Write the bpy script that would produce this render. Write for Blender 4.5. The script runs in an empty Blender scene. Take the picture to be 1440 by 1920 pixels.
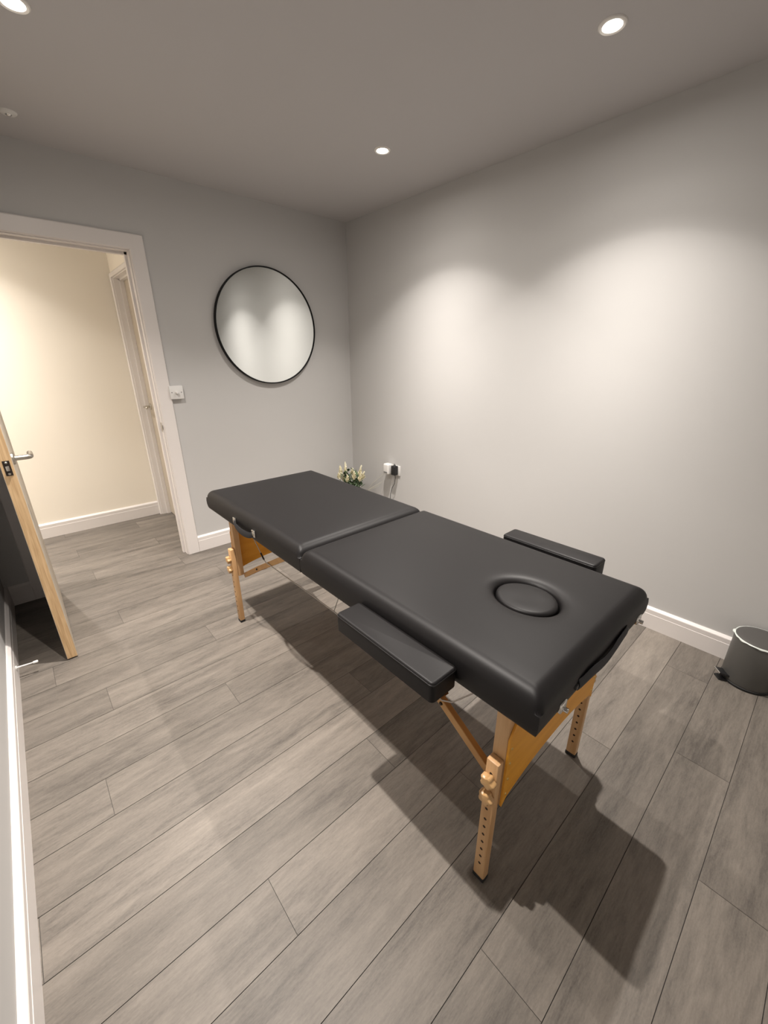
import bpy, bmesh, math, random
from mathutils import Vector, Matrix
random.seed(4)
SC = bpy.context.scene
COL = SC.collection
PI = math.pi

# ------------------------------------------------------------------ camera
CAM_F = 758.73                       # focal length in pixels of a 1440x1920 frame
cd = bpy.data.cameras.new('camera'); cam = bpy.data.objects.new('camera', cd); COL.objects.link(cam)
cd.sensor_fit = 'VERTICAL'; cd.sensor_height = 36.0; cd.sensor_width = 27.0
cd.lens = CAM_F / 1920 * 36.0; cd.clip_start = 0.02
yaw, pitch, roll = math.radians(41.767), math.radians(20.944), math.radians(-0.177)
fw = Vector((math.sin(yaw)*math.cos(pitch), math.cos(yaw)*math.cos(pitch), -math.sin(pitch)))
rt = Vector((math.cos(yaw), -math.sin(yaw), 0)); up = rt.cross(fw)
rt2 = math.cos(roll)*rt + math.sin(roll)*up; up2 = -math.sin(roll)*rt + math.cos(roll)*up
cam.matrix_world = Matrix(((rt2.x, up2.x, -fw.x, -2.340), (rt2.y, up2.y, -fw.y, -3.069), (rt2.z, up2.z, -fw.z, 1.401), (0, 0, 0, 1)))
SC.camera = cam

# ------------------------------------------------------------------ world, lights, exposure
w = bpy.data.worlds.new('world'); SC.world = w; w.use_nodes = True
w.node_tree.nodes['Background'].inputs[0].default_value = (1, .9, .8, 1)
w.node_tree.nodes['Background'].inputs[1].default_value = 0.0
SC.view_settings.view_transform = 'Standard'; SC.view_settings.look = 'None'
SC.view_settings.gamma = 1.0; SC.view_settings.use_curve_mapping = False
SC.view_settings.exposure = 0.0

ROOM_LAMP = 330.0                    # watts of each room downlight before its beam profile
HALL_LAMP = 208.0
ROOM_COL = (1.0, 0.935, 0.87)
HALL_COL = (1.0, 0.95, 0.90)
H = 2.407                            # ceiling height
XL = -2.637                          # left wall; right wall is x=0, far wall y=0
YB = -3.42                           # back wall, behind the camera
# beam profile of the lamps: (angle off axis in degrees, relative intensity)
BEAM = [(0, .84), (8, .82), (15, .74), (22, .62), (27, .49), (32, .37), (37, .268), (42, .193), (46, .145), (49, .108), (52, .072), (54, .043), (57, .029), (70, .012), (84, .003), (88, 0)]

def beam_light(name, loc, watts, colr, parent):
    ld = bpy.data.lights.new(name, 'POINT'); ld.energy = watts; ld.color = colr; ld.shadow_soft_size = 0.015
    ld.use_nodes = True; nt = ld.node_tree; em = nt.nodes['Emission']
    geo = nt.nodes.new('ShaderNodeNewGeometry'); sep = nt.nodes.new('ShaderNodeSeparateXYZ')
    nt.links.new(geo.outputs['Incoming'], sep.inputs[0])
    neg = nt.nodes.new('ShaderNodeMath'); neg.operation = 'MULTIPLY'; neg.inputs[1].default_value = -1
    nt.links.new(sep.outputs['Z'], neg.inputs[0])
    ac = nt.nodes.new('ShaderNodeMath'); ac.operation = 'ARCCOSINE'; nt.links.new(neg.outputs[0], ac.inputs[0])
    dv = nt.nodes.new('ShaderNodeMath'); dv.operation = 'DIVIDE'; dv.inputs[1].default_value = PI/2; dv.use_clamp = True
    nt.links.new(ac.outputs[0], dv.inputs[0])
    cr = nt.nodes.new('ShaderNodeValToRGB'); nt.links.new(dv.outputs[0], cr.inputs[0])
    el = cr.color_ramp.elements
    while len(el) > 1: el.remove(el[-1])
    el[0].position = 0; el[0].color = (1, 1, 1, 1)
    for a, v in BEAM[1:]:
        e = el.new(a/90.0); e.color = (v, v, v, 1)
    nt.links.new(cr.outputs[0], em.inputs['Strength'])
    o = bpy.data.objects.new(name, ld); COL.objects.link(o); o.parent = parent; o.location = loc
    return o

# ------------------------------------------------------------------ materials
def mat(name, colr, rough=.5, metal=0.0, spec=.5, emit=None, estr=1.0):
    m = bpy.data.materials.new(name); m.use_nodes = True
    b = m.node_tree.nodes['Principled BSDF']
    b.inputs['Base Color'].default_value = (*colr, 1); b.inputs['Roughness'].default_value = rough
    b.inputs['Metallic'].default_value = metal; b.inputs['Specular IOR Level'].default_value = spec
    if emit: b.inputs['Emission Color'].default_value = (*emit, 1); b.inputs['Emission Strength'].default_value = estr
    return m
def nd(m, t, **kw):
    n = m.node_tree.nodes.new(t)
    for k, v in kw.items(): setattr(n, k, v)
    return n
def ln(m, a, b): m.node_tree.links.new(a, b)
def bsdf(m): return m.node_tree.nodes['Principled BSDF']
def add_bump(m, scale, strength, dist=.002, detail=3, stretch=None):
    tc = nd(m, 'ShaderNodeTexCoord'); n = nd(m, 'ShaderNodeTexNoise'); n.inputs['Scale'].default_value = scale; n.inputs['Detail'].default_value = detail
    src = tc.outputs['Object']
    if stretch:
        mp = nd(m, 'ShaderNodeMapping'); mp.inputs['Scale'].default_value = stretch; ln(m, src, mp.inputs[0]); src = mp.outputs[0]
    ln(m, src, n.inputs['Vector'])
    bp = nd(m, 'ShaderNodeBump'); bp.inputs['Strength'].default_value = strength; bp.inputs['Distance'].default_value = dist
    ln(m, n.outputs['Fac'], bp.inputs['Height']); ln(m, bp.outputs[0], bsdf(m).inputs['Normal'])
    return m
def add_mottle(m, c1, c2, scale, stretch=(1, 1, 1), detail=4, lo=.35, hi=.65, dist=0.0):
    tc = nd(m, 'ShaderNodeTexCoord'); mp = nd(m, 'ShaderNodeMapping'); mp.inputs['Scale'].default_value = stretch
    n = nd(m, 'ShaderNodeTexNoise'); n.inputs['Scale'].default_value = scale; n.inputs['Detail'].default_value = detail; n.inputs['Distortion'].default_value = dist
    cr = nd(m, 'ShaderNodeValToRGB'); cr.color_ramp.elements[0].position = lo; cr.color_ramp.elements[1].position = hi
    cr.color_ramp.elements[0].color = (*c1, 1); cr.color_ramp.elements[1].color = (*c2, 1)
    ln(m, tc.outputs['Object'], mp.inputs[0]); ln(m, mp.outputs[0], n.inputs['Vector']); ln(m, n.outputs['Fac'], cr.inputs[0])
    ln(m, cr.outputs[0], bsdf(m).inputs['Base Color'])
    return m
M = {}
M['wall'] = add_bump(mat('grey_wall_paint', (.525, .517, .506), .7, spec=.25), 220, .04, .001)
M['ceiling'] = add_bump(mat('ceiling_paint', (.52, .503, .5), .8, spec=.2), 200, .04, .001)
M['hallwall'] = add_bump(mat('cream_wall_paint', (.86, .80, .70), .7, spec=.25), 220, .04, .001)
M['trim'] = mat('white_gloss_trim', (.74, .70, .675), .38, spec=.5)
M['white'] = mat('white_plastic', (.72, .71, .69), .35)
M['greyplastic'] = mat('grey_plastic', (.16, .16, .16), .4)
M['blackplastic'] = mat('black_plastic', (.012, .012, .013), .4)
M['vinyl'] = add_bump(mat('black_vinyl', (.0088, .0079, .0081), .46, spec=.21), 700, .12, .0006)
M['strap'] = add_bump(mat('black_webbing', (.012, .012, .015), .7), 900, .3, .0006)
M['piping'] = mat('vinyl_piping', (.014, .013, .0133), .4, spec=.35)
M['beech'] = add_mottle(mat('beech_wood', (.5, .3, .14), .45), (.50, .285, .125), (.62, .39, .20), 6, (8, 8, .7))
M['beechrail'] = add_mottle(mat('beech_brace', (.5, .3, .14), .45), (.42, .22, .075), (.54, .31, .12), 6, (8, .8, 2))
M['ply'] = add_mottle(mat('orange_plywood', (.42, .19, .03), .42), (.68, .29, .016), (.78, .36, .03), 5, (.8, 3, 6))
M['brown'] = mat('brown_hinge', (.13, .055, .018), .5)
M['knob'] = add_mottle(mat('knob_wood', (.6, .44, .2), .35), (.48, .285, .12), (.58, .36, .17), 40)
M['hole'] = mat('drilled_hole', (.03, .015, .008), .9)
M['rubber'] = mat('black_rubber', (.01, .01, .01), .7)
M['chrome'] = mat('bright_metal', (.78, .77, .74), .22, 1.0)
M['nickel'] = mat('brushed_nickel', (.55, .52, .47), .32, 1.0)
M['brass'] = mat('brass_screw', (.62, .42, .16), .35, 1.0)
M['latch'] = mat('dark_latch_plate', (.05, .04, .035), .35, .8)
M['steel'] = mat('steel_cable', (.42, .40, .38), .4, .7)
M['oak'] = add_mottle(mat('oak_lipping', (.56, .38, .2), .5), (.47, .305, .155), (.63, .44, .245), 5, (30, 30, 1.6), detail=6, dist=.6)
M['veneer'] = add_mottle(mat('limed_veneer', (.5, .44, .36), .5), (.44, .38, .30), (.54, .48, .40), 5, (20, 20, 1.2), detail=6)
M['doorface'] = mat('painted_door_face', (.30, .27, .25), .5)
M['blackframe'] = mat('black_metal_frame', (.004, .004, .0045), .5, spec=.2)
M['glass'] = mat('mirror_glass', (.90, .93, .92), .0, 1.0)
M['binpaint'] = mat('grey_powder_coat', (.095, .092, .086), .42, .3)
M['binlid'] = mat('grey_lid', (.10, .095, .09), .38, .3)
M['bag'] = mat('pale_bin_liner', (.66, .70, .66), .35)
M['petal'] = add_mottle(mat('cream_petal', (.8, .75, .55), .6), (.70, .64, .40), (.88, .84, .68), 60)
M['leaf'] = add_mottle(mat('dark_leaf', (.05, .09, .04), .5), (.025, .055, .025), (.10, .15, .07), 50)
M['grass'] = mat('dry_grass', (.46, .43, .33), .7)
M['pot'] = mat('white_ceramic', (.7, .69, .66), .3)
M['bulb'] = mat('lit_bulb', (1, 1, 1), .5, emit=(1, .94, .84), estr=14)
M['bezel'] = mat('white_bezel', (.85, .82, .78), .25)
M['gap'] = mat('plank_groove', (.05, .044, .039), .8)

def floor_material():
    m = mat('grey_oak_planks', (.3, .27, .25), .5, spec=.32); b = bsdf(m)
    geo = nd(m, 'ShaderNodeNewGeometry'); at = nd(m, 'ShaderNodeAttribute'); at.attribute_name = 'plank_seed'
    mul = nd(m, 'ShaderNodeVectorMath', operation='SCALE'); mul.inputs[0].default_value = (17.3, 9.1, 5.7)
    ln(m, at.outputs['Fac'], mul.inputs['Scale'])
    ad = nd(m, 'ShaderNodeVectorMath', operation='ADD'); ln(m, geo.outputs['Position'], ad.inputs[0]); ln(m, mul.outputs[0], ad.inputs[1])
    def noise(sx, sy, detail, rough=.55, dist=0.0):
        mp = nd(m, 'ShaderNodeMapping'); mp.inputs['Scale'].default_value = (sx, sy, 1); ln(m, ad.outputs[0], mp.inputs[0])
        n = nd(m, 'ShaderNodeTexNoise'); n.inputs['Scale'].default_value = 1; n.inputs['Detail'].default_value = detail
        n.inputs['Roughness'].default_value = rough; n.inputs['Distortion'].default_value = dist
        ln(m, mp.outputs[0], n.inputs['Vector']); return n.outputs['Fac']
    big = noise(1.6, 11, 5, .6, .5); mid = noise(5.5, 26, 4, .6, 1.0); fine = noise(26, 190, 4, .65); grit = noise(150, 330, 2, .6)
    def mix(a, b_, f):
        x = nd(m, 'ShaderNodeMix'); x.data_type = 'FLOAT'; x.inputs[0].default_value = f
        ln(m, a, x.inputs[2]); ln(m, b_, x.inputs[3]); return x.outputs[0]
    v = mix(mix(mix(big, mid, .36), fine, .24), grit, .12)
    cr = nd(m, 'ShaderNodeValToRGB'); e = cr.color_ramp.elements
    e[0].position = .36; e[0].color = (.080, .070, .061, 1); e[1].position = .67; e[1].color = (.232, .204, .175, 1)
    k = e.new(.48); k.color = (.146, .128, .110, 1); k = e.new(.57); k.color = (.186, .163, .139, 1)
    ln(m, v, cr.inputs[0])
    # each plank a touch lighter or darker
    mr = nd(m, 'ShaderNodeMapRange'); mr.inputs['To Min'].default_value = .88; mr.inputs['To Max'].default_value = 1.10
    ln(m, at.outputs['Fac'], mr.inputs[0])
    sc = nd(m, 'ShaderNodeVectorMath', operation='SCALE'); ln(m, cr.outputs[0], sc.inputs[0]); ln(m, mr.outputs[0], sc.inputs['Scale'])
    ln(m, sc.outputs[0], b.inputs['Base Color'])
    bp = nd(m, 'ShaderNodeBump'); bp.inputs['Strength'].default_value = .12; bp.inputs['Distance'].default_value = .001
    ln(m, fine, bp.inputs['Height']); ln(m, bp.outputs[0], b.inputs['Normal'])
    return m
M['floor'] = floor_material()

# ------------------------------------------------------------------ mesh helpers
def obj(name, bm, mats, parent=None, smooth=None, loc=None):
    me = bpy.data.meshes.new(name); bm.normal_update(); bm.to_mesh(me); bm.free()
    for m in (mats if isinstance(mats, (list, tuple)) else [mats]): me.materials.append(M[m])
    if smooth is not None:
        me.shade_smooth()
        if smooth < 180: me.set_sharp_from_angle(angle=math.radians(smooth))
    o = bpy.data.objects.new(name, me); COL.objects.link(o)
    if parent: o.parent = parent
    if loc: o.location = loc
    return o
def box(bm, x0, x1, y0, y1, z0, z1, bev=0.0, seg=2, mi=0):
    b = bmesh.new(); bmesh.ops.create_cube(b, size=1)
    for v in b.verts: v.co = Vector(((x0+x1)/2 + v.co.x*(x1-x0), (y0+y1)/2 + v.co.y*(y1-y0), (z0+z1)/2 + v.co.z*(z1-z0)))
    if bev: bmesh.ops.bevel(b, geom=b.edges[:], offset=bev, segments=seg, affect='EDGES', profile=.5)
    merge(bm, b, mi=mi)
def merge(bm, b, mx=None, mi=0):
    if mx is not None: bmesh.ops.transform(b, matrix=mx, verts=b.verts[:])
    vm = {}
    for v in b.verts: vm[v] = bm.verts.new(v.co)
    for f in b.faces:
        try: nf = bm.faces.new([vm[v] for v in f.verts]); nf.material_index = mi; nf.smooth = f.smooth
        except ValueError: pass
    b.free()
def frame_to(p, q):
    d = (Vector(q)-Vector(p)).normalized(); a = Vector((0, 0, 1)) if abs(d.z) < .95 else Vector((1, 0, 0))
    x = d.cross(a).normalized(); y = x.cross(d).normalized(); return x, y, d
def bar(bm, p, q, wx, wz, bev=0.0, mi=0):
    """rectangular bar from p to q; wx is the width across, wz the other thickness"""
    p = Vector(p); q = Vector(q); x, y, d = frame_to(p, q); L = (q-p).length
    b = bmesh.new(); bmesh.ops.create_cube(b, size=1)
    for v in b.verts: v.co = Vector((v.co.x*wx, v.co.y*wz, v.co.z*L))
    if bev: bmesh.ops.bevel(b, geom=b.edges[:], offset=bev, segments=2, affect='EDGES', profile=.5)
    mx = Matrix(((x.x, y.x, d.x, (p.x+q.x)/2), (x.y, y.y, d.y, (p.y+q.y)/2), (x.z, y.z, d.z, (p.z+q.z)/2), (0, 0, 0, 1)))
    merge(bm, b, mx, mi)
def tube(bm, pts, r, n=8, mi=0, caps=True):
    pts = [Vector(p) for p in pts]; rings = []
    rs = r if isinstance(r, (list, tuple)) else [r]*len(pts)
    x = None
    for i, p in enumerate(pts):
        d = (pts[min(i+1, len(pts)-1)]-pts[max(i-1, 0)]).normalized()
        if x is None:
            a = Vector((0, 0, 1)) if abs(d.z) < .9 else Vector((1, 0, 0)); x = d.cross(a).normalized()
        x = (x - d*x.dot(d)).normalized(); y = d.cross(x)
        rings.append([bm.verts.new(p + rs[i]*(math.cos(t)*x+math.sin(t)*y)) for t in [2*PI*k/n for k in range(n)]])
    for a, b in zip(rings, rings[1:]):
        for k in range(n):
            f = bm.faces.new((a[k], a[(k+1) % n], b[(k+1) % n], b[k])); f.material_index = mi
    if caps:
        for ring, rev in ((rings[0], True), (rings[-1], False)):
            f = bm.faces.new(ring[::-1] if rev else ring); f.material_index = mi
def lathe(bm, prof, n=40, mx=None, mi=0):
    """prof: list of (radius, z); spun about z; mx places it"""
    rings = []
    for r, z in prof:
        if r < 1e-6: rings.append([bm.verts.new((0, 0, z))])
        else: rings.append([bm.verts.new((r*math.cos(2*PI*k/n), r*math.sin(2*PI*k/n), z)) for k in range(n)])
    for a, b in zip(rings, rings[1:]):
        for k in range(n):
            va = [a[k % len(a)], a[(k+1) % len(a)], b[(k+1) % len(b)], b[k % len(b)]]
            u = []
            for v in va:
                if v not in u: u.append(v)
            if len(u) > 2:
                f = bm.faces.new(u); f.material_index = mi
    if mx is not None: bmesh.ops.transform(bm, matrix=mx, verts=[v for r in rings for v in r])
def extrude_profile(bm, prof, p, q, inward):
    """prof: list of (offset from the wall, z); run from p to q along the wall, offsets go along inward"""
    p = Vector(p); q = Vector(q); i = Vector(inward)
    a = [bm.verts.new(p + i*o + Vector((0, 0, z))) for o, z in prof]; b = [bm.verts.new(q + i*o + Vector((0, 0, z))) for o, z in prof]
    n = len(prof)
    for k in range(n): bm.faces.new((a[k], a[(k+1) % n], b[(k+1) % n], b[k]))
    bm.faces.new(a[::-1]); bm.faces.new(b)
    bmesh.ops.recalc_face_normals(bm, faces=bm.faces[:])
def axis_to(d, loc):
    """matrix turning local +z to direction d"""
    return Matrix.Translation(loc) @ Vector(d).to_track_quat('Z', 'Y').to_matrix().to_4x4()
def struct(name, bm, m, smooth=None, label=None):
    o = obj(name, bm, m, None, smooth); o['kind'] = 'structure'
    if label: o['label'] = label
    return o
def thing(name, label, cat, loc=(0, 0, 0), group=None):
    o = bpy.data.objects.new(name, None); COL.objects.link(o); o.location = loc; o.empty_display_size = .1
    o['label'] = label; o['category'] = cat
    if group: o['group'] = group
    bpy.context.view_layer.update()
    return o
def tag(o, label, cat, group=None):
    o['label'] = label; o['category'] = cat
    if group: o['group'] = group
    return o
def shift(bm, v): bmesh.ops.translate(bm, vec=-Vector(v), verts=bm.verts[:])

# ------------------------------------------------------------------ floor: planks along x, one face each
W = 0.16524; Y0 = -1.1578; PL = 1.513
joints = {-5: -1.52, -4: -2.165, -3: -1.2, -2: -2.497, -1: -1.83, 0: -2.329, 1: -1.55, 2: -1.914, 3: -2.411, 4: -1.45, 5: -2.616, 6: -1.615,
          7: -2.118, 8: -1.45, 9: -.954, 10: -1.785, 11: -.78, 12: -1.20, 13: -1.9}
bm = bmesh.new(); sd = bm.faces.layers.float.new('plank_seed')
XF0, XF1, YF0, YF1 = -4.3, 0.02, YB-.02, 1.13
g = .0009
def quad(x0, x1, y0, y1, z, mi, seed):
    f = bm.faces.new([bm.verts.new(c) for c in ((x0, y0, z), (x1, y0, z), (x1, y1, z), (x0, y1, z))])
    f.material_index = mi; f[sd] = seed
quad(XF0, XF1, YF0, YF1, -.0025, 1, 0)
i = -15
while True:
    yt = Y0 - i*W; yb = yt - W
    if yt < YF0: break
    y1 = min(yt, YF1); y0 = max(yb, YF0)
    if y1 > y0:
        j = joints.get(i, -2.6 + (i*0.517 % 1.513)); x = j - PL*math.ceil((j-XF0)/PL)
        while x < XF1:
            a, b = max(x, XF0), min(x+PL, XF1)
            if b > a: quad(a+g*.7, b-g*.7, y0+g, y1-g, 0, 0, random.random())
            x += PL
    i += 1
struct('floor', bm, ['floor', 'gap'])

# ------------------------------------------------------------------ room shell
T = .12
DX0, DX1, DH = -2.43, -1.612, 1.990        # clear opening of the doorway in the far wall
bm = bmesh.new(); box(bm, 0, T, YB-T, T, -.02, H); struct('wall_right', bm, 'wall')
bm = bmesh.new(); box(bm, XL-T, XL, YB-T, 0, -.02, H); struct('wall_left', bm, 'wall')
bm = bmesh.new(); box(bm, XL-T, T, YB-T, YB, -.02, H); struct('wall_back', bm, 'wall')
bm = bmesh.new()
box(bm, XL-T, DX0-.03, 0, T, -.02, H); box(bm, DX1+.03, 0, 0, T, -.02, H); box(bm, DX0-.03, DX1+.03, 0, T, DH+.03, H)
struct('wall_far', bm, 'wall')
bm = bmesh.new(); box(bm, -4.42, T, YB-T, 1.25, H, H+.1); struct('ceiling', bm, 'ceiling')
# hallway beyond
HY, HX = 1.108, -1.508
bm = bmesh.new(); box(bm, -4.3, HX+.12, HY, HY+.12, -.02, H); struct('wall_hall_far', bm, 'hallwall')
D2A, D2B = .10, 1.052                       # clear opening of the hall door along y
bm = bmesh.new()
box(bm, HX, HX+.12, D2B+.03, HY, -.02, H); box(bm, HX, HX+.12, T, D2B+.03, 1.99+.03, H)
struct('wall_hall_right', bm, 'hallwall')
bm = bmesh.new(); box(bm, -4.42, -4.3, T, HY+.12, -.02, H); box(bm, -4.3, XL-T, T-.10, T, -.02, H); struct('wall_hall_left', bm, 'hallwall')
# skirting boards
SK = [(0, 0), (.018, 0), (.018, .086), (.0168, .0875), (.0168, .111), (.0155, .114), (.006, .1235), (0, .1235)]
def skirting(name, p, q, inward):
    bm = bmesh.new(); extrude_profile(bm, SK, p, q, inward); return struct(name, bm, 'trim')
CW = .088                                   # casing width
skirting('baseboard_right', (0, YB, 0), (0, 0, 0), (-1, 0, 0))
skirting('baseboard_left', (XL, YB, 0), (XL, 0, 0), (1, 0, 0))
bm = bmesh.new(); extrude_profile(bm, SK, (DX1+CW, 0, 0), (-.018, 0, 0), (0, -1, 0)); extrude_profile(bm, SK, (XL+.018, 0, 0), (DX0-CW, 0, 0), (0, -1, 0))
struct('baseboard_far', bm, 'trim')
skirting('baseboard_back', (XL+.018, YB, 0), (-.018, YB, 0), (0, 1, 0))
skirting('baseboard_hall', (-4.3, HY, 0), (HX-.016, HY, 0), (0, -1, 0))

# door casings: a flat board with a stepped bead on the inner edge, mitred
def casing(name, to3, a0, a1, h, width, sides, lining, m='trim', lip=0.006, stop=.048):
    """to3(a, d, z) -> point: a runs along the wall, d stands out from it. a0..a1 clear opening."""
    prof = [(lip, 0), (lip, .013), (lip+.005, .018), (width-.005, .018), (width, .014), (width, 0)]
    bm = bmesh.new()
    def strip(fa, fb):
        A = [bm.verts.new(fa(o, d)) for o, d in prof]; B = [bm.verts.new(fb(o, d)) for o, d in prof]
        n = len(prof)
        for k in range(n): bm.faces.new((A[k], A[(k+1) % n], B[(k+1) % n], B[k]))
        bm.faces.new(A); bm.faces.new(B[::-1])
    if 'r' in sides: strip(lambda o, d: to3(a1+o, d, 0), lambda o, d: to3(a1+o, d, h+o))
    if 'l' in sides: strip(lambda o, d: to3(a0-o, d, 0), lambda o, d: to3(a0-o, d, h+o))
    strip(lambda o, d: to3(a0-o, d, h+o), lambda o, d: to3(a1+o, d, h+o))
    # lining boards of the opening, with a stop
    t, dep, st = .03, lining, .013
    def bx(aa, ab, da, db, za, zb):
        P = [to3(aa, da, za), to3(ab, db, zb)]
        box(bm, *sorted((P[0].x, P[1].x)), *sorted((P[0].y, P[1].y)), *sorted((P[0].z, P[1].z)))
    if 'r' in sides: bx(a1, a1+t, 0, -dep, 0, h+t); bx(a1-st, a1, -stop, -stop-.03, 0, h)
    if 'l' in sides: bx(a0-t, a0, 0, -dep, 0, h+t); bx(a0, a0+st, -stop, -stop-.03, 0, h)
    bx(a0, a1, 0, -dep, h, h+t); bx(a0, a1, -stop, -stop-.03, h-st, h)
    bmesh.ops.recalc_face_normals(bm, faces=bm.faces[:])
    return struct(name, bm, m)
t1 = casing('trim_1', lambda a, d, z: Vector((a, -d, z)), DX0, DX1, DH, CW, 'lr', T)
bm = bmesh.new(); box(bm, DX1-.0025, DX1+.001, .008, .034, .93, .99, .001); box(bm, DX1-.004, DX1+.002, -.003, .010, .945, .975, .001)
obj('strike_plate', bm, 'nickel', t1)
t2 = casing('trim_2', lambda a, d, z: Vector((HX-d, a, z)), D2A+.05, D2B, 1.985, .036, 'r', T, stop=.040)

def lever(bm, base, out, along, neck=.052, length=.115, r=.0095):
    """round lever handle: rose, neck standing out, return towards 'along'"""
    base = Vector(base); out = Vector(out); along = Vector(along)
    b = bmesh.new(); lathe(b, [(0, 0), (.026, 0), (.026, .006), (.023, .009), (.012, .010), (.0, .010)], 28); merge(bm, b, axis_to(out, base))
    P = [base + out*.008, base + out*(neck-.016)]
    for k in range(1, 6):
        t = k/6*PI/2; P.append(base + out*(neck-.016+.016*math.sin(t)) + along*(.016*(1-math.cos(t))))
    P.append(base + out*neck + along*.02); P.append(base + out*neck + along*(length-.004)); P.append(base + out*neck + along*length)
    tube(bm, P, [r]*(len(P)-1) + [r*.6], 14)

# room door, standing open into the room
LX0, LX1, LY0, LY1, LZ0, LZ1 = -2.4365, -2.3935, -.822, -.012, .008, 1.985
bm = bmesh.new(); box(bm, LX0, LX1, LY0, LY1, LZ0, LZ1, .0015, 1)
for f in bm.faces:
    n = f.normal; f.normal_update(); n = f.normal
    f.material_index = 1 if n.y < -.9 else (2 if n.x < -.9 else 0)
d1 = struct('door_1', bm, ['veneer', 'oak', 'doorface'])
hb = bmesh.new(); lever(hb, (LX1, LY0+.052, 1.005), (1, 0, 0), (0, 1, 0), neck=.062, length=.10, r=.0105); obj('door_handle', hb, 'nickel', d1, 40)
hb = bmesh.new(); lever(hb, (LX0, LY0+.052, 1.005), (-1, 0, 0), (0, 1, 0)); obj('door_handle', hb, 'nickel', d1, 40)
cxd = (LX0+LX1)/2
pb = bmesh.new(); box(pb, cxd-.0115, cxd+.0115, LY0-.0015, LY0+.002, .945, 1.008, .001)
lp = obj('latch_plate', pb, 'latch', d1)
pb = bmesh.new(); box(pb, cxd-.006, cxd+.006, LY0-.010, LY0, .966, .986, .002); obj('latch_bolt', pb, 'nickel', lp, 40)
for zz in (.953, 1.000):
    pb = bmesh.new(); lathe(pb, [(0, .0035), (.003, .0035), (.0045, .002), (.0045, 0)], 16, axis_to((0, -1, 0), (cxd, LY0-.0012, zz))); obj('screw', pb, 'nickel', lp, 40)
# hall door (closed)
bm = bmesh.new(); box(bm, HX+.071, HX+.111, D2A+.053, D2B-.003, .008, 1.982, .0015, 1)
d2 = struct('door_2', bm, 'veneer')
hb = bmesh.new(); lever(hb, (HX+.071, D2B-.060, 1.005), (-1, 0, 0), (0, -1, 0), neck=.055, length=.11); obj('door_handle', hb, 'nickel', d2, 40)

# ------------------------------------------------------------------ downlights
def downlight(loc, watts, colr, label, group):
    t = thing('downlight', label, 'ceiling light', loc, group)
    b = bmesh.new(); lathe(b, [(.029, -.001), (.031, -.005), (.038, -.007), (.0425, -.004), (.0435, 0), (.029, 0), (.029, -.001)], 40); obj('bezel', b, 'bezel', t, 40)
    b = bmesh.new(); lathe(b, [(0, -.0045), (.018, -.004), (.026, -.0025), (.029, -.0005)], 32); obj('bulb', b, 'bulb', t, 180)
    beam_light('lamp_light', (0, 0, -.034), watts, colr, t)
    return t
GR = 'recessed downlights in the room ceiling'
downlight((-.59, -2.231, H), ROOM_LAMP, ROOM_COL, 'recessed ceiling spotlight at the upper right, above the armrest end of the table', GR)
downlight((-.585, -1.100, H), ROOM_LAMP, ROOM_COL, 'recessed ceiling spotlight nearest the far corner of the room', GR)
downlight((-2.045, -1.062, H), ROOM_LAMP, ROOM_COL, 'recessed ceiling spotlight at the top left edge, on the doorway side', GR)
downlight((-2.005, -2.150, H), ROOM_LAMP, ROOM_COL, 'recessed ceiling spotlight on the left, almost above the camera', GR)
HG = 'hallway downlights'
downlight((-2.52, .62, H), HALL_LAMP, HALL_COL, 'recessed ceiling spotlight in the hallway, beyond the doorway', HG)
downlight((-3.60, .55, H), HALL_LAMP*2.0, HALL_COL, 'added fill spotlight further along the hallway, out of view left of the doorway', HG)  # unseen extra lamp, added to brighten the hallway with bounced light

t = thing('ceiling_sensor', 'tiny round pale fitting with a glinting centre on the ceiling near the doorway', 'sensor', (-2.045, -.278, H))
b = bmesh.new(); lathe(b, [(.012, -.010), (.026, -.008), (.032, -.003), (.033, 0), (.012, 0), (.012, -.010)], 32); obj('rim', b, 'white', t, 40)
b = bmesh.new(); lathe(b, [(0, -.016), (.007, -.0145), (.011, -.010), (.012, -.002)], 24); obj('lens', b, 'chrome', t, 180)

# ------------------------------------------------------------------ massage table
X0, YC = -1.368, -1.885
PZ0, PZ1 = .655, .757
TX = thing('massage_table', 'black padded folding massage table on wooden legs, head end towards the camera', 'massage table', (X0, YC, 0))
TL = Vector((X0, YC, 0))
HW = .327                                   # half width of a cushion
FX, FY, FAX, FAY = -1.360, -2.592, .083, .096   # face hole

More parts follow.
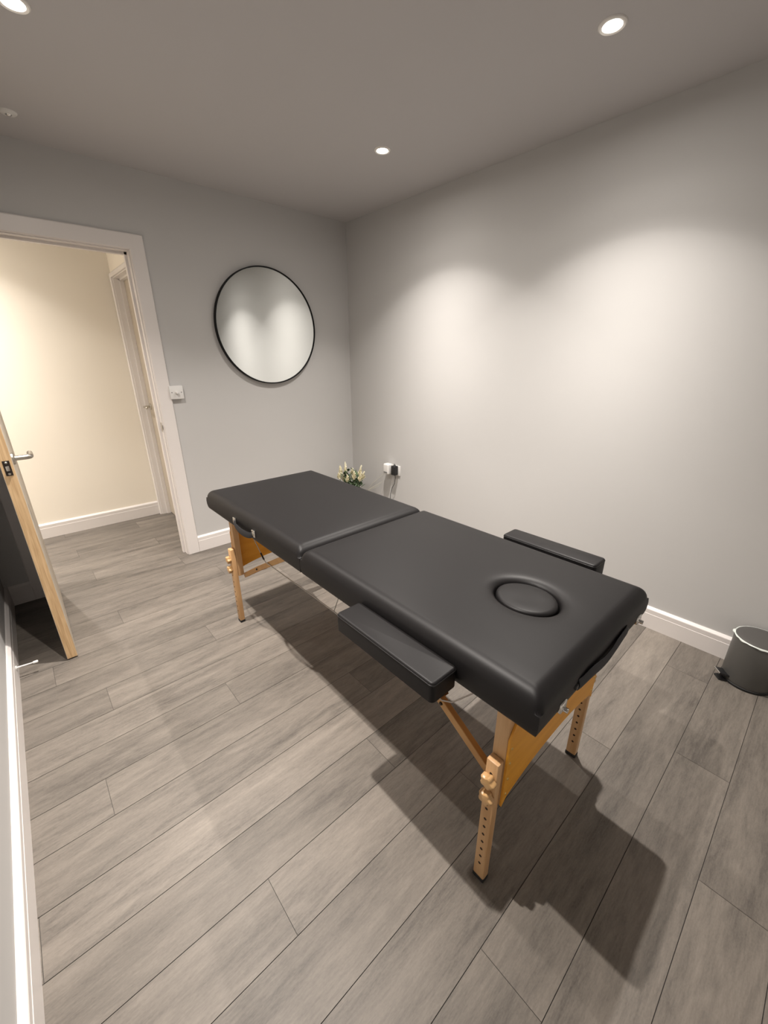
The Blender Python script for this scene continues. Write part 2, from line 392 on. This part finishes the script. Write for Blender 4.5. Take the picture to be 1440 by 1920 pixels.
def spaced(a, b, r, extra=None, n=16, m=9):
    s = [a + r*(1-math.cos(PI/2*k/m)) for k in range(m)] + [b - r*(1-math.cos(PI/2*k/m)) for k in range(m)]
    s += [a + r + (b-a-2*r)*k/n for k in range(n+1)]
    if extra:
        k0, k1, st = extra; s = [v for v in s if not (k0 < v < k1)]
        s += [k0 + (k1-k0)*k/round((k1-k0)/st) for k in range(round((k1-k0)/st)+1)]
    s = sorted(set(round(v, 5) for v in s)); return s
def cushion(y0, y1, hole, name, r=.040):
    x0, x1 = X0-HW, X0+HW
    xs = spaced(x0, x1, r, (FX-.125, FX+.125, .0028) if hole else None); ys = spaced(y0, y1, r, (FY-.14, FY+.14, .0028) if hole else None)
    bm = bmesh.new(); G = []
    def hz(x, y):
        dx = max(0, r-min(x-x0, x1-x)); dy = max(0, r-min(y-y0, y1-y))
        q = min((dx**5+dy**5)**(1/5)/r, 1.0)
        z = PZ1 - r + r*math.sqrt(max(0, 1-q*q))
        u = (x-X0)/HW; v = (y-(y0+y1)/2)/((y1-y0)/2)
        z += .004*(1-u*u)*(1-v*v) - .001
        if hole:
            rho = math.hypot((x-FX)/FAX, (y-FY)/FAY); s = (rho-1)*.09
            if s > 0: z -= .016*math.exp(-(s/.013)) 
            else: z -= .016 + .034*min(1, -s/.006)
        return z
    for yy in ys: G.append([bm.verts.new((xx, yy, hz(xx, yy))) for xx in xs])
    for j in range(len(ys)-1):
        for i_ in range(len(xs)-1): bm.faces.new((G[j][i_], G[j][i_+1], G[j+1][i_+1], G[j+1][i_]))
    ring = [G[0][i_] for i_ in range(len(xs))] + [G[j][-1] for j in range(1, len(ys))] + [G[-1][i_] for i_ in range(len(xs)-2, -1, -1)] + [G[j][0] for j in range(len(ys)-2, 0, -1)]
    prev = ring; zt = PZ1 - r
    cx, cy = X0, (y0+y1)/2
    for k, (f, ins) in enumerate([(.25, -.0015), (.6, -.001), (.85, .0015), (.96, .004), (1.0, .009), (1.0, .03)]):
        cur = []
        for v in ring:
            x = v.co.x; y = v.co.y
            x -= ins*max(-1, min(1, (x-cx)/(HW-.005))) if abs(x-cx) > HW-.02 else 0
            hy = (y1-y0)/2
            y -= ins*max(-1, min(1, (y-cy)/(hy-.005))) if abs(y-cy) > hy-.02 else 0
            cur.append(bm.verts.new((x, y, v.co.z + (PZ0-v.co.z)*f)))
        n = len(ring)
        for i_ in range(n): bm.faces.new((prev[i_], cur[i_], cur[(i_+1) % n], prev[(i_+1) % n]))
        prev = cur
    bm.faces.new(prev[::-1])
    shift(bm, TL)
    return obj(name, bm, 'vinyl', TX, 58)
YN0, YN1, YF0_, YF1_ = -2.819, -1.8875, -1.8835, -.946
cN = cushion(YN0, YN1, True, 'cushion'); cF = cushion(YF0_, YF1_, False, 'cushion')
# seams on the corners of the cushions
# face-hole plug
bm = bmesh.new(); prof = [(0, .0), (.5, .0003), (.8, -.0008), (.9, -.003), (.945, -.0075), (.955, -.014), (.95, -.04)]
lathe(bm, [(r_, z) for r_, z in prof], 64)
for v in bm.verts: v.co = Vector((FX + v.co.x*(FAX-.002), FY + v.co.y*(FAY-.002), PZ1 - .006 + v.co.z + .0012*math.sin(v.co.x*3+v.co.y*2)))
shift(bm, TL); obj('face_plug', bm, 'vinyl', cN, 180)
for yA, yB in ((YN0, YN1), (YF0_, YF1_)):
    bm = bmesh.new(); box(bm, X0-HW+.03, X0+HW-.03, yA+.03, yB-.03, PZ0-.014, PZ0-.0005, .003, 1); shift(bm, TL); obj('base_board', bm, 'beechrail', TX)

# armrests
def armrest(x0, x1, y0, y1, z0, z1, label, inner):
    bm = bmesh.new(); b = bmesh.new(); bmesh.ops.create_cube(b, size=1)
    for v in b.verts: v.co = Vector(((x0+x1)/2+v.co.x*(x1-x0), (y0+y1)/2+v.co.y*(y1-y0), (z0+z1)/2+v.co.z*(z1-z0)))
    ve = [e for e in b.edges if abs(e.verts[0].co.z-e.verts[1].co.z) > .01]
    bmesh.ops.bevel(b, geom=ve, offset=.012, segments=4, affect='EDGES', profile=.5)
    te = [e for e in b.edges if min(e.verts[0].co.z, e.verts[1].co.z) > z1-.001]
    bmesh.ops.bevel(b, geom=te, offset=.007, segments=3, affect='EDGES', profile=.5)
    merge(bm, b); shift(bm, TL); a = obj('armrest', bm, 'vinyl', TX, 50); a['label'] = label
    bm = bmesh.new(); rr = .012; e = .0012; P = []
    for cx_, cy_, a0 in ((x1-rr, y1-rr, 0), (x0+rr, y1-rr, 90), (x0+rr, y0+rr, 180), (x1-rr, y0+rr, 270)):
        for k in range(6):
            t_ = math.radians(a0+18*k); P.append((cx_+(rr+e-.002)*math.cos(t_), cy_+(rr+e-.002)*math.sin(t_), z1-.0075))
    P.append(P[0]); tube(bm, P, .0017, 6); shift(bm, TL); obj('piping', bm, 'piping', a, 180)
    for yy in (y0+.09, y1-.09):
        bm = bmesh.new(); tube(bm, [((x0+x1)/2, yy, (z0+z1)/2-.015), (inner, yy, (z0+z1)/2-.015)], .006, 12); shift(bm, TL); obj('peg', bm, 'chrome', a, 40)
armrest(-1.786, -1.6965, -2.612, -2.238, .655, .711, 'armrest beside the doorway side of the cushion', X0-HW+.02)
armrest(-1.037, -.950, -2.655, -2.303, .700, .757, 'armrest on the wall side of the cushion', X0+HW-.02)

# legs
def star(bm, c, out, r1, r2, th):
    n = 5; P = []
    for k in range(40):
        a = 2*PI*k/40; P.append((r1 + (r2-r1)*(.5+.5*math.cos(n*a)))*Vector((math.cos(a), math.sin(a), 0)))
    b = bmesh.new(); lay = []
    for s, z in ((.86, 0), (1, .003), (1, th-.004), (.82, th), (.35, th+.001)):
        lay.append([b.verts.new((p.x*s, p.y*s, z)) for p in P])
    for A, B in zip(lay, lay[1:]):
        for k in range(40): b.faces.new((A[k], A[(k+1) % 40], B[(k+1) % 40], B[k]))
    b.faces.new(lay[0][::-1]); b.faces.new(lay[-1])
    merge(bm, b, axis_to(out, c))
def leg(sx, yc, sy, dz):
    """sx: side (-1 doorway side), sy: -1 for the camera end"""
    px = X0 + sx*.259; ex = X0 + sx*.288
    bm = bmesh.new(); box(bm, px-.015, px+.015, yc-.019, yc+.019, .305+dz, PZ0-.013, .0025); shift(bm, TL)
    L = obj('leg', bm, 'beech', TX)
    bm = bmesh.new(); box(bm, ex-.013, ex+.013, yc-.0175, yc+.0175, .012, .468+dz, .004)
    for fx in (ex-.013, ex+.013):
        for zz in [.072+.031*k for k in range(7)] + [.298, .428+dz]:
            d = 1 if fx > ex else -1
            lathe(bm, [(0, .0003), (.0042, .0003), (.0042, -.002)], 14, axis_to((d, 0, 0), (fx, yc, zz)), 1)
    shift(bm, TL); obj('leg_extension', bm, ['beech', 'hole'], L, 30)
    for zz in (.410+dz, .352+dz):
        bm = bmesh.new(); star(bm, (ex+sx*.0135, yc, zz), (sx, 0, 0), .0155, .0215, .019); shift(bm, TL); obj('knob', bm, 'knob', L, 40)
    bm = bmesh.new(); box(bm, ex-.014, ex+.014, yc-.0185, yc+.0185, 0, .014, .003); shift(bm, TL); obj('rubber_foot', bm, 'rubber', L)
for sx in (-1, 1):
    leg(sx, -2.716, -1, 0); leg(sx, -1.085, 1, -.014)

# end panels of orange plywood with an arched lower edge
def end_panel(y, out, dz):
    bm = bmesh.new(); N = 28; hw = .274
    top = []; bot = []
    for k in range(N+1):
        u = -1+2*k/N; x = X0 + u*hw
        zt = PZ0-.016
        if abs(u) > .80: zt = PZ0-.016 - (abs(u)-.80)/.20*.10
        zb = .360 + dz - .040*abs(u)**2.2 - (.014 if abs(u) > .96 else 0)
        top.append((x, zt)); bot.append((x, zb))
    f = []
    for yy in (y-.003, y+.003):
        f.append(([bm.verts.new((x, yy, z)) for x, z in top], [bm.verts.new((x, yy, z)) for x, z in bot]))
    for (t_, b_) in f:
        for k in range(N): bm.faces.new((b_[k], b_[k+1], t_[k+1], t_[k]))
    (ta, ba), (tb, bb) = f
    for k in range(N):
        bm.faces.new((ta[k], ta[k+1], tb[k+1], tb[k])); bm.faces.new((ba[k], bb[k], bb[k+1], ba[k+1]))
    bm.faces.new((ba[0], ta[0], tb[0], bb[0])); bm.faces.new((ba[N], bb[N], tb[N], ta[N]))
    bmesh.ops.recalc_face_normals(bm, faces=bm.faces[:]); shift(bm, TL)
    p = obj('end_panel', bm, 'ply', TX)
    for sx in (-1, 1):
        for zz in (.505, .455, .400, .345):
            b = bmesh.new(); lathe(b, [(0, .0025), (.0025, .002), (.004, 0)], 12, axis_to((0, out, 0), (X0+sx*.262, y+out*.003, zz+dz))); shift(b, TL); obj('screw', b, 'brass', p, 40)
end_panel(-2.7385, -1, 0); end_panel(-1.0625, 1, -.012)

# folding braces from each leg up to the underside, with a hinge block at the knuckle
def brace(sx, lo, kn, hi):
    x = X0 + sx*.231
    def d2(a, b):
        d = Vector((0, b[0]-a[0], b[1]-a[1])); return d.normalized()
    u = d2(lo, kn); v = d2(kn, hi)
    K = Vector((x, kn[0], kn[1])); A = Vector((x, lo[0], lo[1])); B = Vector((x, hi[0], hi[1]))
    bm = bmesh.new(); bar(bm, A, K, .020, .026, .0025); bar(bm, K + v*.004, B, .020, .026, .0025); shift(bm, TL)
    o = obj('brace', bm, 'beechrail', TX)
    bm = bmesh.new(); bar(bm, K - u*.004 + Vector((-sx*.017, 0, 0)), K + v*.036 + Vector((-sx*.017, 0, 0)), .016, .028, .002); shift(bm, TL); obj('hinge_block', bm, 'brown', o)
    bm = bmesh.new(); lathe(bm, [(0, .005), (.005, .004), (.006, 0)], 14, axis_to((sx, 0, 0), K + Vector((sx*.010, 0, 0)) - u*.012)); shift(bm, TL); obj('bolt', bm, 'latch', o, 40)
    bm = bmesh.new(); lathe(bm, [(0, .012), (.004, .011), (.004, 0)], 12, axis_to((-sx, 0, 0), K + Vector((-sx*.024, 0, 0)) + v*.02)); shift(bm, TL); obj('bolt', bm, 'chrome', o, 40)
for sx in (-1, 1):
    brace(sx, (-2.694, .322), (-2.490, .455), (-2.19, .640))
    brace(sx, (-1.088, .276), (-1.285, .398), (-1.70, .640))
    x = X0 + sx*.231 - sx*.005 + sx*.018
    bm = bmesh.new()
    tube(bm, [(x, -1.195, .648), (x, -1.29, .573), (x, -1.385, .488), (x, -1.40, .482), (x, -1.965, .494), (x, -2.45, .474), (x, -2.505, .466), (x, -2.54, .485), (x, -2.60, .560), (x, -2.665, .648)], .0022, 6)
    tube(bm, [(x, -1.965, .494), (x, -2.035, .648)], .0018, 6)
    shift(bm, TL); c = obj('cable', bm, 'steel', TX, 180)
    bm = bmesh.new(); tube(bm, [(x, -1.355, .515), (x, -1.383, .490)], .0042, 8); shift(bm, TL); obj('ferrule', bm, 'latch', c, 40)

# carry handle on the doorway side of the far cushion
xs_ = X0-HW
bm = bmesh.new(); N = 20; rows = []
for k in range(N+1):
    u = k/N; y = -1.318 - .190*u; s = max(0, math.sin(PI*u))**.5
    x = xs_ - .005 - .010*s; z = .692 - .016*s
    w_ = .012 + .004*s; rows.append([bm.verts.new(c) for c in ((x-.004, y, z+w_), (x-.007, y, z), (x-.004, y, z-w_), (x, y, z-w_+.002), (x+.001, y, z), (x, y, z+w_-.002))])
for a, b in zip(rows, rows[1:]):
    for k in range(6): bm.faces.new((a[k], a[(k+1) % 6], b[(k+1) % 6], b[k]))
bm.faces.new(rows[0][::-1]); bm.faces.new(rows[-1]); bmesh.ops.recalc_face_normals(bm, faces=bm.faces[:])
shift(bm, TL); hd = obj('carry_handle', bm, 'strap', TX, 50)
for yy in (-1.314, -1.512):
    bm = bmesh.new(); box(bm, xs_-.0085, xs_-.0005, yy-.014, yy+.014, .680, .712, .003); box(bm, xs_-.0105, xs_-.008, yy-.007, yy+.007, .688, .702, .001, mi=1)
    shift(bm, TL); obj('metal_clip', bm, ['chrome', 'nickel'], hd, 40)
# head end: webbing handle and two metal cradle sockets
ye = YN0
bm = bmesh.new(); rows = []
for k in range(N+1):
    u = k/N; x = X0 - .150 + .300*u; s = max(0, math.sin(PI*u))**.6
    y = ye - .002 - .007*s; z = .690 - .004*s + .004*math.sin(u*9)
    rows.append([bm.verts.new(c) for c in ((x, y, z+.016), (x, y-.006, z), (x, y-.002, z-.016), (x, y+.003, z-.014), (x, y+.003, z), (x, y+.003, z+.014))])
for a, b in zip(rows, rows[1:]):
    for k in range(6): bm.faces.new((a[k], a[(k+1) % 6], b[(k+1) % 6], b[k]))
bm.faces.new(rows[0][::-1]); bm.faces.new(rows[-1]); bmesh.ops.recalc_face_normals(bm, faces=bm.faces[:])
shift(bm, TL); he = obj('carry_handle', bm, 'strap', TX, 50)
for xx in (X0-.155, X0+.155):
    bm = bmesh.new(); lathe(bm, [(0, .007), (.008, .006), (.010, 0)], 18, axis_to((0, -1, 0), (xx, ye+.001, .688))); shift(bm, TL); obj('rivet', bm, 'blackplastic', he, 40)
for xx in (-1.590, -1.115):
    bm = bmesh.new(); box(bm, xx-.014, xx+.014, ye-.0065, ye+.002, .664, .690, .002)
    tube(bm, [(xx, ye-.004, .672), (xx, ye-.016, .672)], .006, 12)
    shift(bm, TL); obj('cradle_socket', bm, 'chrome', TX, 40)

# ------------------------------------------------------------------ round mirror
MC = Vector((-.768, 0, 1.610)); MR = .399
t = thing('round_mirror', 'large round wall mirror in a thin black frame on the grey far wall', 'mirror', MC)
b = bmesh.new(); lathe(b, [(MR-.008, .004), (MR-.008, .031), (MR-.006, .034), (MR-.001, .034), (MR, .032), (MR, .004), (MR-.008, .004)], 128, axis_to((0, -1, 0), (0, 0, 0))); obj('frame', b, 'blackframe', t, 40)
b = bmesh.new(); lathe(b, [(0, .026), (MR-.0085, .026), (MR-.0085, .018), (0, .018)], 128, axis_to((0, -1, 0), (0, 0, 0))); obj('mirror_glass', b, 'glass', t, 30)
b = bmesh.new(); lathe(b, [(0, .0005), (MR-.03, .0005), (MR-.03, .018), (0, .018)], 64, axis_to((0, -1, 0), (0, 0, 0))); obj('backing', b, 'blackplastic', t, 30)

# ------------------------------------------------------------------ dimmer switch by the door casing
SCN = Vector((-1.492, 0, 1.183))
t = thing('dimmer_switch', 'square white dimmer switch with a round knob beside the door casing', 'switch', SCN)
b = bmesh.new(); box(b, -.043, .043, -.029, -.0185, -.043, .043, .003); box(b, -.0395, .040, -.019, -.0003, -.040, .040, .001); plate = obj('plate', b, 'white', t, 40)
b = bmesh.new(); lathe(b, [(.012, 0), (.012, .003), (.0095, .004), (.009, .018), (.0075, .020), (0, .020)], 28, axis_to((0, -1, 0), (0, -.029, 0))); obj('knob', b, 'white', t, 40)
for sx in (-1, 1):
    b = bmesh.new(); lathe(b, [(.0035, 0), (.003, .001), (0, .001)], 12, axis_to((0, -1, 0), (sx*.030, -.029, 0))); obj('screw', b, 'greyplastic', plate, 40)

# ------------------------------------------------------------------ socket, plugs, cord on the right wall
SK0 = Vector((0, -.590, .490))
t = thing('wall_socket', 'white double wall socket behind the far end of the table', 'socket', SK0)
b = bmesh.new(); box(b, -.010, -.0003, -.073, .073, -.043, .043, .003); obj('plate', b, 'white', t, 40)
pl = thing('plug_in_unit', 'white plug-in unit with a grey vent in the left side of the wall socket', 'plug', (-.010, -.545, .497))
b = bmesh.new(); box(b, -.058, -.0005, -.033, .033, -.046, .046, .012, 4); obj('casing', b, 'white', pl, 40)
b = bmesh.new(); box(b, -.0595, -.0575, -.022, .022, -.033, -.022, .001); obj('vent', b, 'greyplastic', pl)
ad = thing('power_adaptor', 'black power adaptor with a cord in the right side of the wall socket', 'adaptor', (-.010, -.622, .500))
b = bmesh.new(); box(b, -.046, -.0005, -.024, .024, -.045, .036, .008, 3); obj('body', b, 'blackplastic', ad, 40)
b = bmesh.new(); tube(b, [(-.030, -.008+.009*math.cos(a), .036+.016*math.sin(a)) for a in [PI*k/10 for k in range(11)]], .003, 8); obj('cord_loop', b, 'blackplastic', ad, 180)
b = bmesh.new(); P = [(-.028, -.014, -.043), (-.028, -.016, -.07), (-.026, -.005, -.12), (-.024, .028, -.17), (-.022, .05, -.23), (-.02, .06, -.32), (-.03, .06, -.42), (-.05, .05, -.483), (-.09, .03, -.4965), (-.16, -.05, -.4965)]
tube(b, P, .0024, 8); obj('cord', b, 'blackplastic', ad, 180)

# ------------------------------------------------------------------ flowers in the corner behind the table
PX, PY = -.235, -.285
t = thing('flower_arrangement', 'cream flower spikes with dark green leaves in the far corner behind the table', 'plant', (PX, PY, 0))
PO = Vector((PX, PY, 0))
b = bmesh.new(); lathe(b, [(0, 0), (.060, 0), (.066, .01), (.082, .17), (.084, .20), (.078, .20), (.072, .16), (0, .16)], 36); obj('pot', b, 'pot', t, 40)
def petal(bm, base, d, L, wd, cup=.25):
    d = d.normalized(); a = Vector((0, 0, 1)) if abs(d.z) < .9 else Vector((1, 0, 0)); s = d.cross(a).normalized(); n = s.cross(d)
    ring = []
    for k, (f, ww) in enumerate(((0, .12), (.3, .8), (.6, 1), (.85, .6), (1, .05))):
        c = base + d*L*f + n*(cup*L*f*f)
        ring.append([bm.verts.new(c - s*wd*ww + n*wd*.35*ww), bm.verts.new(c), bm.verts.new(c + s*wd*ww + n*wd*.35*ww)])
    for p, q in zip(ring, ring[1:]):
        bm.faces.new((p[0], p[1], q[1], q[0])); bm.faces.new((p[1], p[2], q[2], q[1]))
def spike(tip, ln_):
    tip = Vector(tip) - PO; root = Vector((random.uniform(-.02, .02), random.uniform(-.02, .02), .165))
    ax = (tip - root).normalized(); ax = (ax + Vector((0, 0, .9))).normalized(); bs = tip - ax*ln_
    b = bmesh.new(); tube(b, [root, (root+bs)/2 + Vector((0, 0, .02)), bs, tip - ax*.01], [.003, .003, .0028, .002], 6); st = obj('flower_stem', b, 'leaf', t, 180)
    b = bmesh.new(); n = 30
    for k in range(n):
        f = k/n; p = bs + ax*ln_*f*.94; an = k*2.4
        x, y, d = frame_to(bs, tip); rad = (math.cos(an)*x + math.sin(an)*y)
        big = (1-f)**.8
        petal(b, p, rad*(.25+.9*big) + ax*(.55+f), .012+.024*big, .004+.0075*big, .3)
    lathe_b = bmesh.new(); lathe(lathe_b, [(.006, 0), (.010, .15*ln_), (.0085, .5*ln_), (.004, .85*ln_), (0, ln_)], 10); merge(b, lathe_b, axis_to(ax, bs))
    obj('blossom', b, 'petal', st)
for tip, L_ in (((-.25, -.125, .478), .08), ((-.22, -.165, .520), .12), ((-.22, -.40, .530), .10), ((-.27, -.36, .475), .075), ((-.18, -.22, .46), .06), ((-.29, -.22, .43), .07), ((-.24, -.42, .47), .08), ((-.30, -.30, .435), .07), ((-.15, -.35, .45), .07), ((-.29, -.155, .425), .06)):
    spike(tip, L_)
for k in range(34):
    a = k*2.399; r_ = .02 + .075*random.random(); base = Vector((math.cos(a)*.015, math.sin(a)*.015, .18)); zt = .36 + .13*random.random() - r_*.6
    tipv = Vector((math.cos(a)*r_ + .01, math.sin(a)*r_ + .01, zt))
    if k % 17 == 0: b = bmesh.new()
    tube(b, [base, (base+tipv)/2 + Vector((0, 0, .01)), tipv], [.0018, .0015, .001], 5)
    for q in range(5): petal(b, base.lerp(tipv, .6+.1*q), Vector((math.cos(a+q*2.1), math.sin(a+q*2.1), .5)), .045, .012, .2)
    if k % 17 == 16: obj('foliage', b, 'leaf', t)
b = bmesh.new()
for k in range(7):
    e = Vector((.14 + .012*k - .02*random.random(), -.13 - .018*k, .20 + .045*k - .02*(k % 3)))
    s0 = Vector((.03, -.03, .17)); tube(b, [s0, s0.lerp(e, .5) + Vector((0, 0, .03)), e], [.0014, .0012, .0005], 5)
for v in b.verts: v.co.x = min(v.co.x, -.010-PX)
obj('grass_blades', b, 'grass', t, 180)

# ------------------------------------------------------------------ pedal bin
BX, BY, BR, BH = -.116, -3.086, .0925, .232
t = thing('pedal_bin', 'small dark grey round pedal bin with a pale liner at the right-hand wall', 'bin', (BX, BY, 0))
b = bmesh.new(); lathe(b, [(0, .010), (BR-.002, .010), (BR-.001, .012), (BR, .02), (BR, BH-.006), (BR-.001, BH-.003), (BR-.005, BH-.003), (BR-.005, .10), (0, .10)], 72); obj('body', b, 'binpaint', t, 40)
b = bmesh.new(); lathe(b, [(0, 0), (BR+.001, 0), (BR+.002, .003), (BR+.002, .010), (BR-.001, .012), (0, .012)], 72); obj('base_ring', b, 'rubber', t, 40)
b = bmesh.new(); lathe(b, [(0, BH+.008), (BR*.6, BH+.0068), (BR-.010, BH+.004), (BR-.004, BH+.001), (BR-.004, BH-.003), (0, BH-.003)], 72); obj('lid', b, 'binlid', t, 40)
b = bmesh.new(); rows = []
for k in range(96):
    a = 2*PI*k/96; wv = .0012*math.sin(a*13)+.001*math.sin(a*29+1); hv = .003*math.sin(a*7)+.002*math.sin(a*17)
    bl = .006*math.exp(-((a-1.66)/.11)**2)
    c, s = math.cos(a), math.sin(a); r_ = BR + .0015 + wv*.5 + bl
    rows.append([b.verts.new((c*q, s*q, z)) for q, z in ((BR-.0045, BH-.004), (BR-.002, BH+.001+bl*.5), (r_, BH-.001+bl*.4), (r_+.0005, BH-.0042+hv*.5))])
for k in range(96):
    A, B_ = rows[k], rows[(k+1) % 96]
    for q in range(3): b.faces.new((A[q], B_[q], B_[q+1], A[q+1]))
obj('liner', b, 'bag', t, 180)
pd = Vector((-.62, .78, 0)).normalized(); ps = Vector((-pd.y, pd.x, 0))
b = bmesh.new()
def pbox(r0, r1, hwid0, hwid1, z0, z1, tilt=0):
    V = []
    for r_, hw_, dz in ((r0, hwid0, 0), (r1, hwid1, tilt)):
        for s in (-1, 1):
            for z in (z0, z1): V.append(b.verts.new(pd*r_ + ps*hw_*s + Vector((0, 0, z+dz))))
    for f in ((0, 1, 3, 2), (4, 6, 7, 5), (0, 4, 5, 1), (2, 3, 7, 6), (0, 2, 6, 4), (1, 5, 7, 3)): b.faces.new([V[i_] for i_ in f])
pbox(BR-.006, BR+.036, .026, .022, .026, .034, .010); pbox(BR-.006, BR+.030, .024, .018, .001, .008, 0)
bmesh.ops.recalc_face_normals(b, faces=b.faces[:]); pe = obj('pedal', b, 'blackplastic', t)
b = bmesh.new(); bar(b, pd*(BR+.036)+ps*.021+Vector((0, 0, .041)), pd*(BR+.036)-ps*.021+Vector((0, 0, .041)), .004, .008, .001); obj('pedal_edge', b, 'chrome', pe)

# ------------------------------------------------------------------ door stop on the left skirting
DS = Vector((XL+.018, -.812, .058))
t = thing('door_stop', 'slim white rod door stop with a rubber tip on the left skirting board', 'door stop', DS)
b = bmesh.new(); lathe(b, [(.0, 0), (.010, 0), (.010, .003), (.004, .006), (.003, .066), (0, .066)], 20, axis_to((1, -.12, 0), (0, 0, 0))); obj('rod', b, 'white', t, 40)
b = bmesh.new(); lathe(b, [(0, .062), (.006, .063), (.0065, .078), (.005, .081), (0, .081)], 20, axis_to((1, -.12, 0), (0, 0, 0))); obj('tip', b, 'white', t, 40)
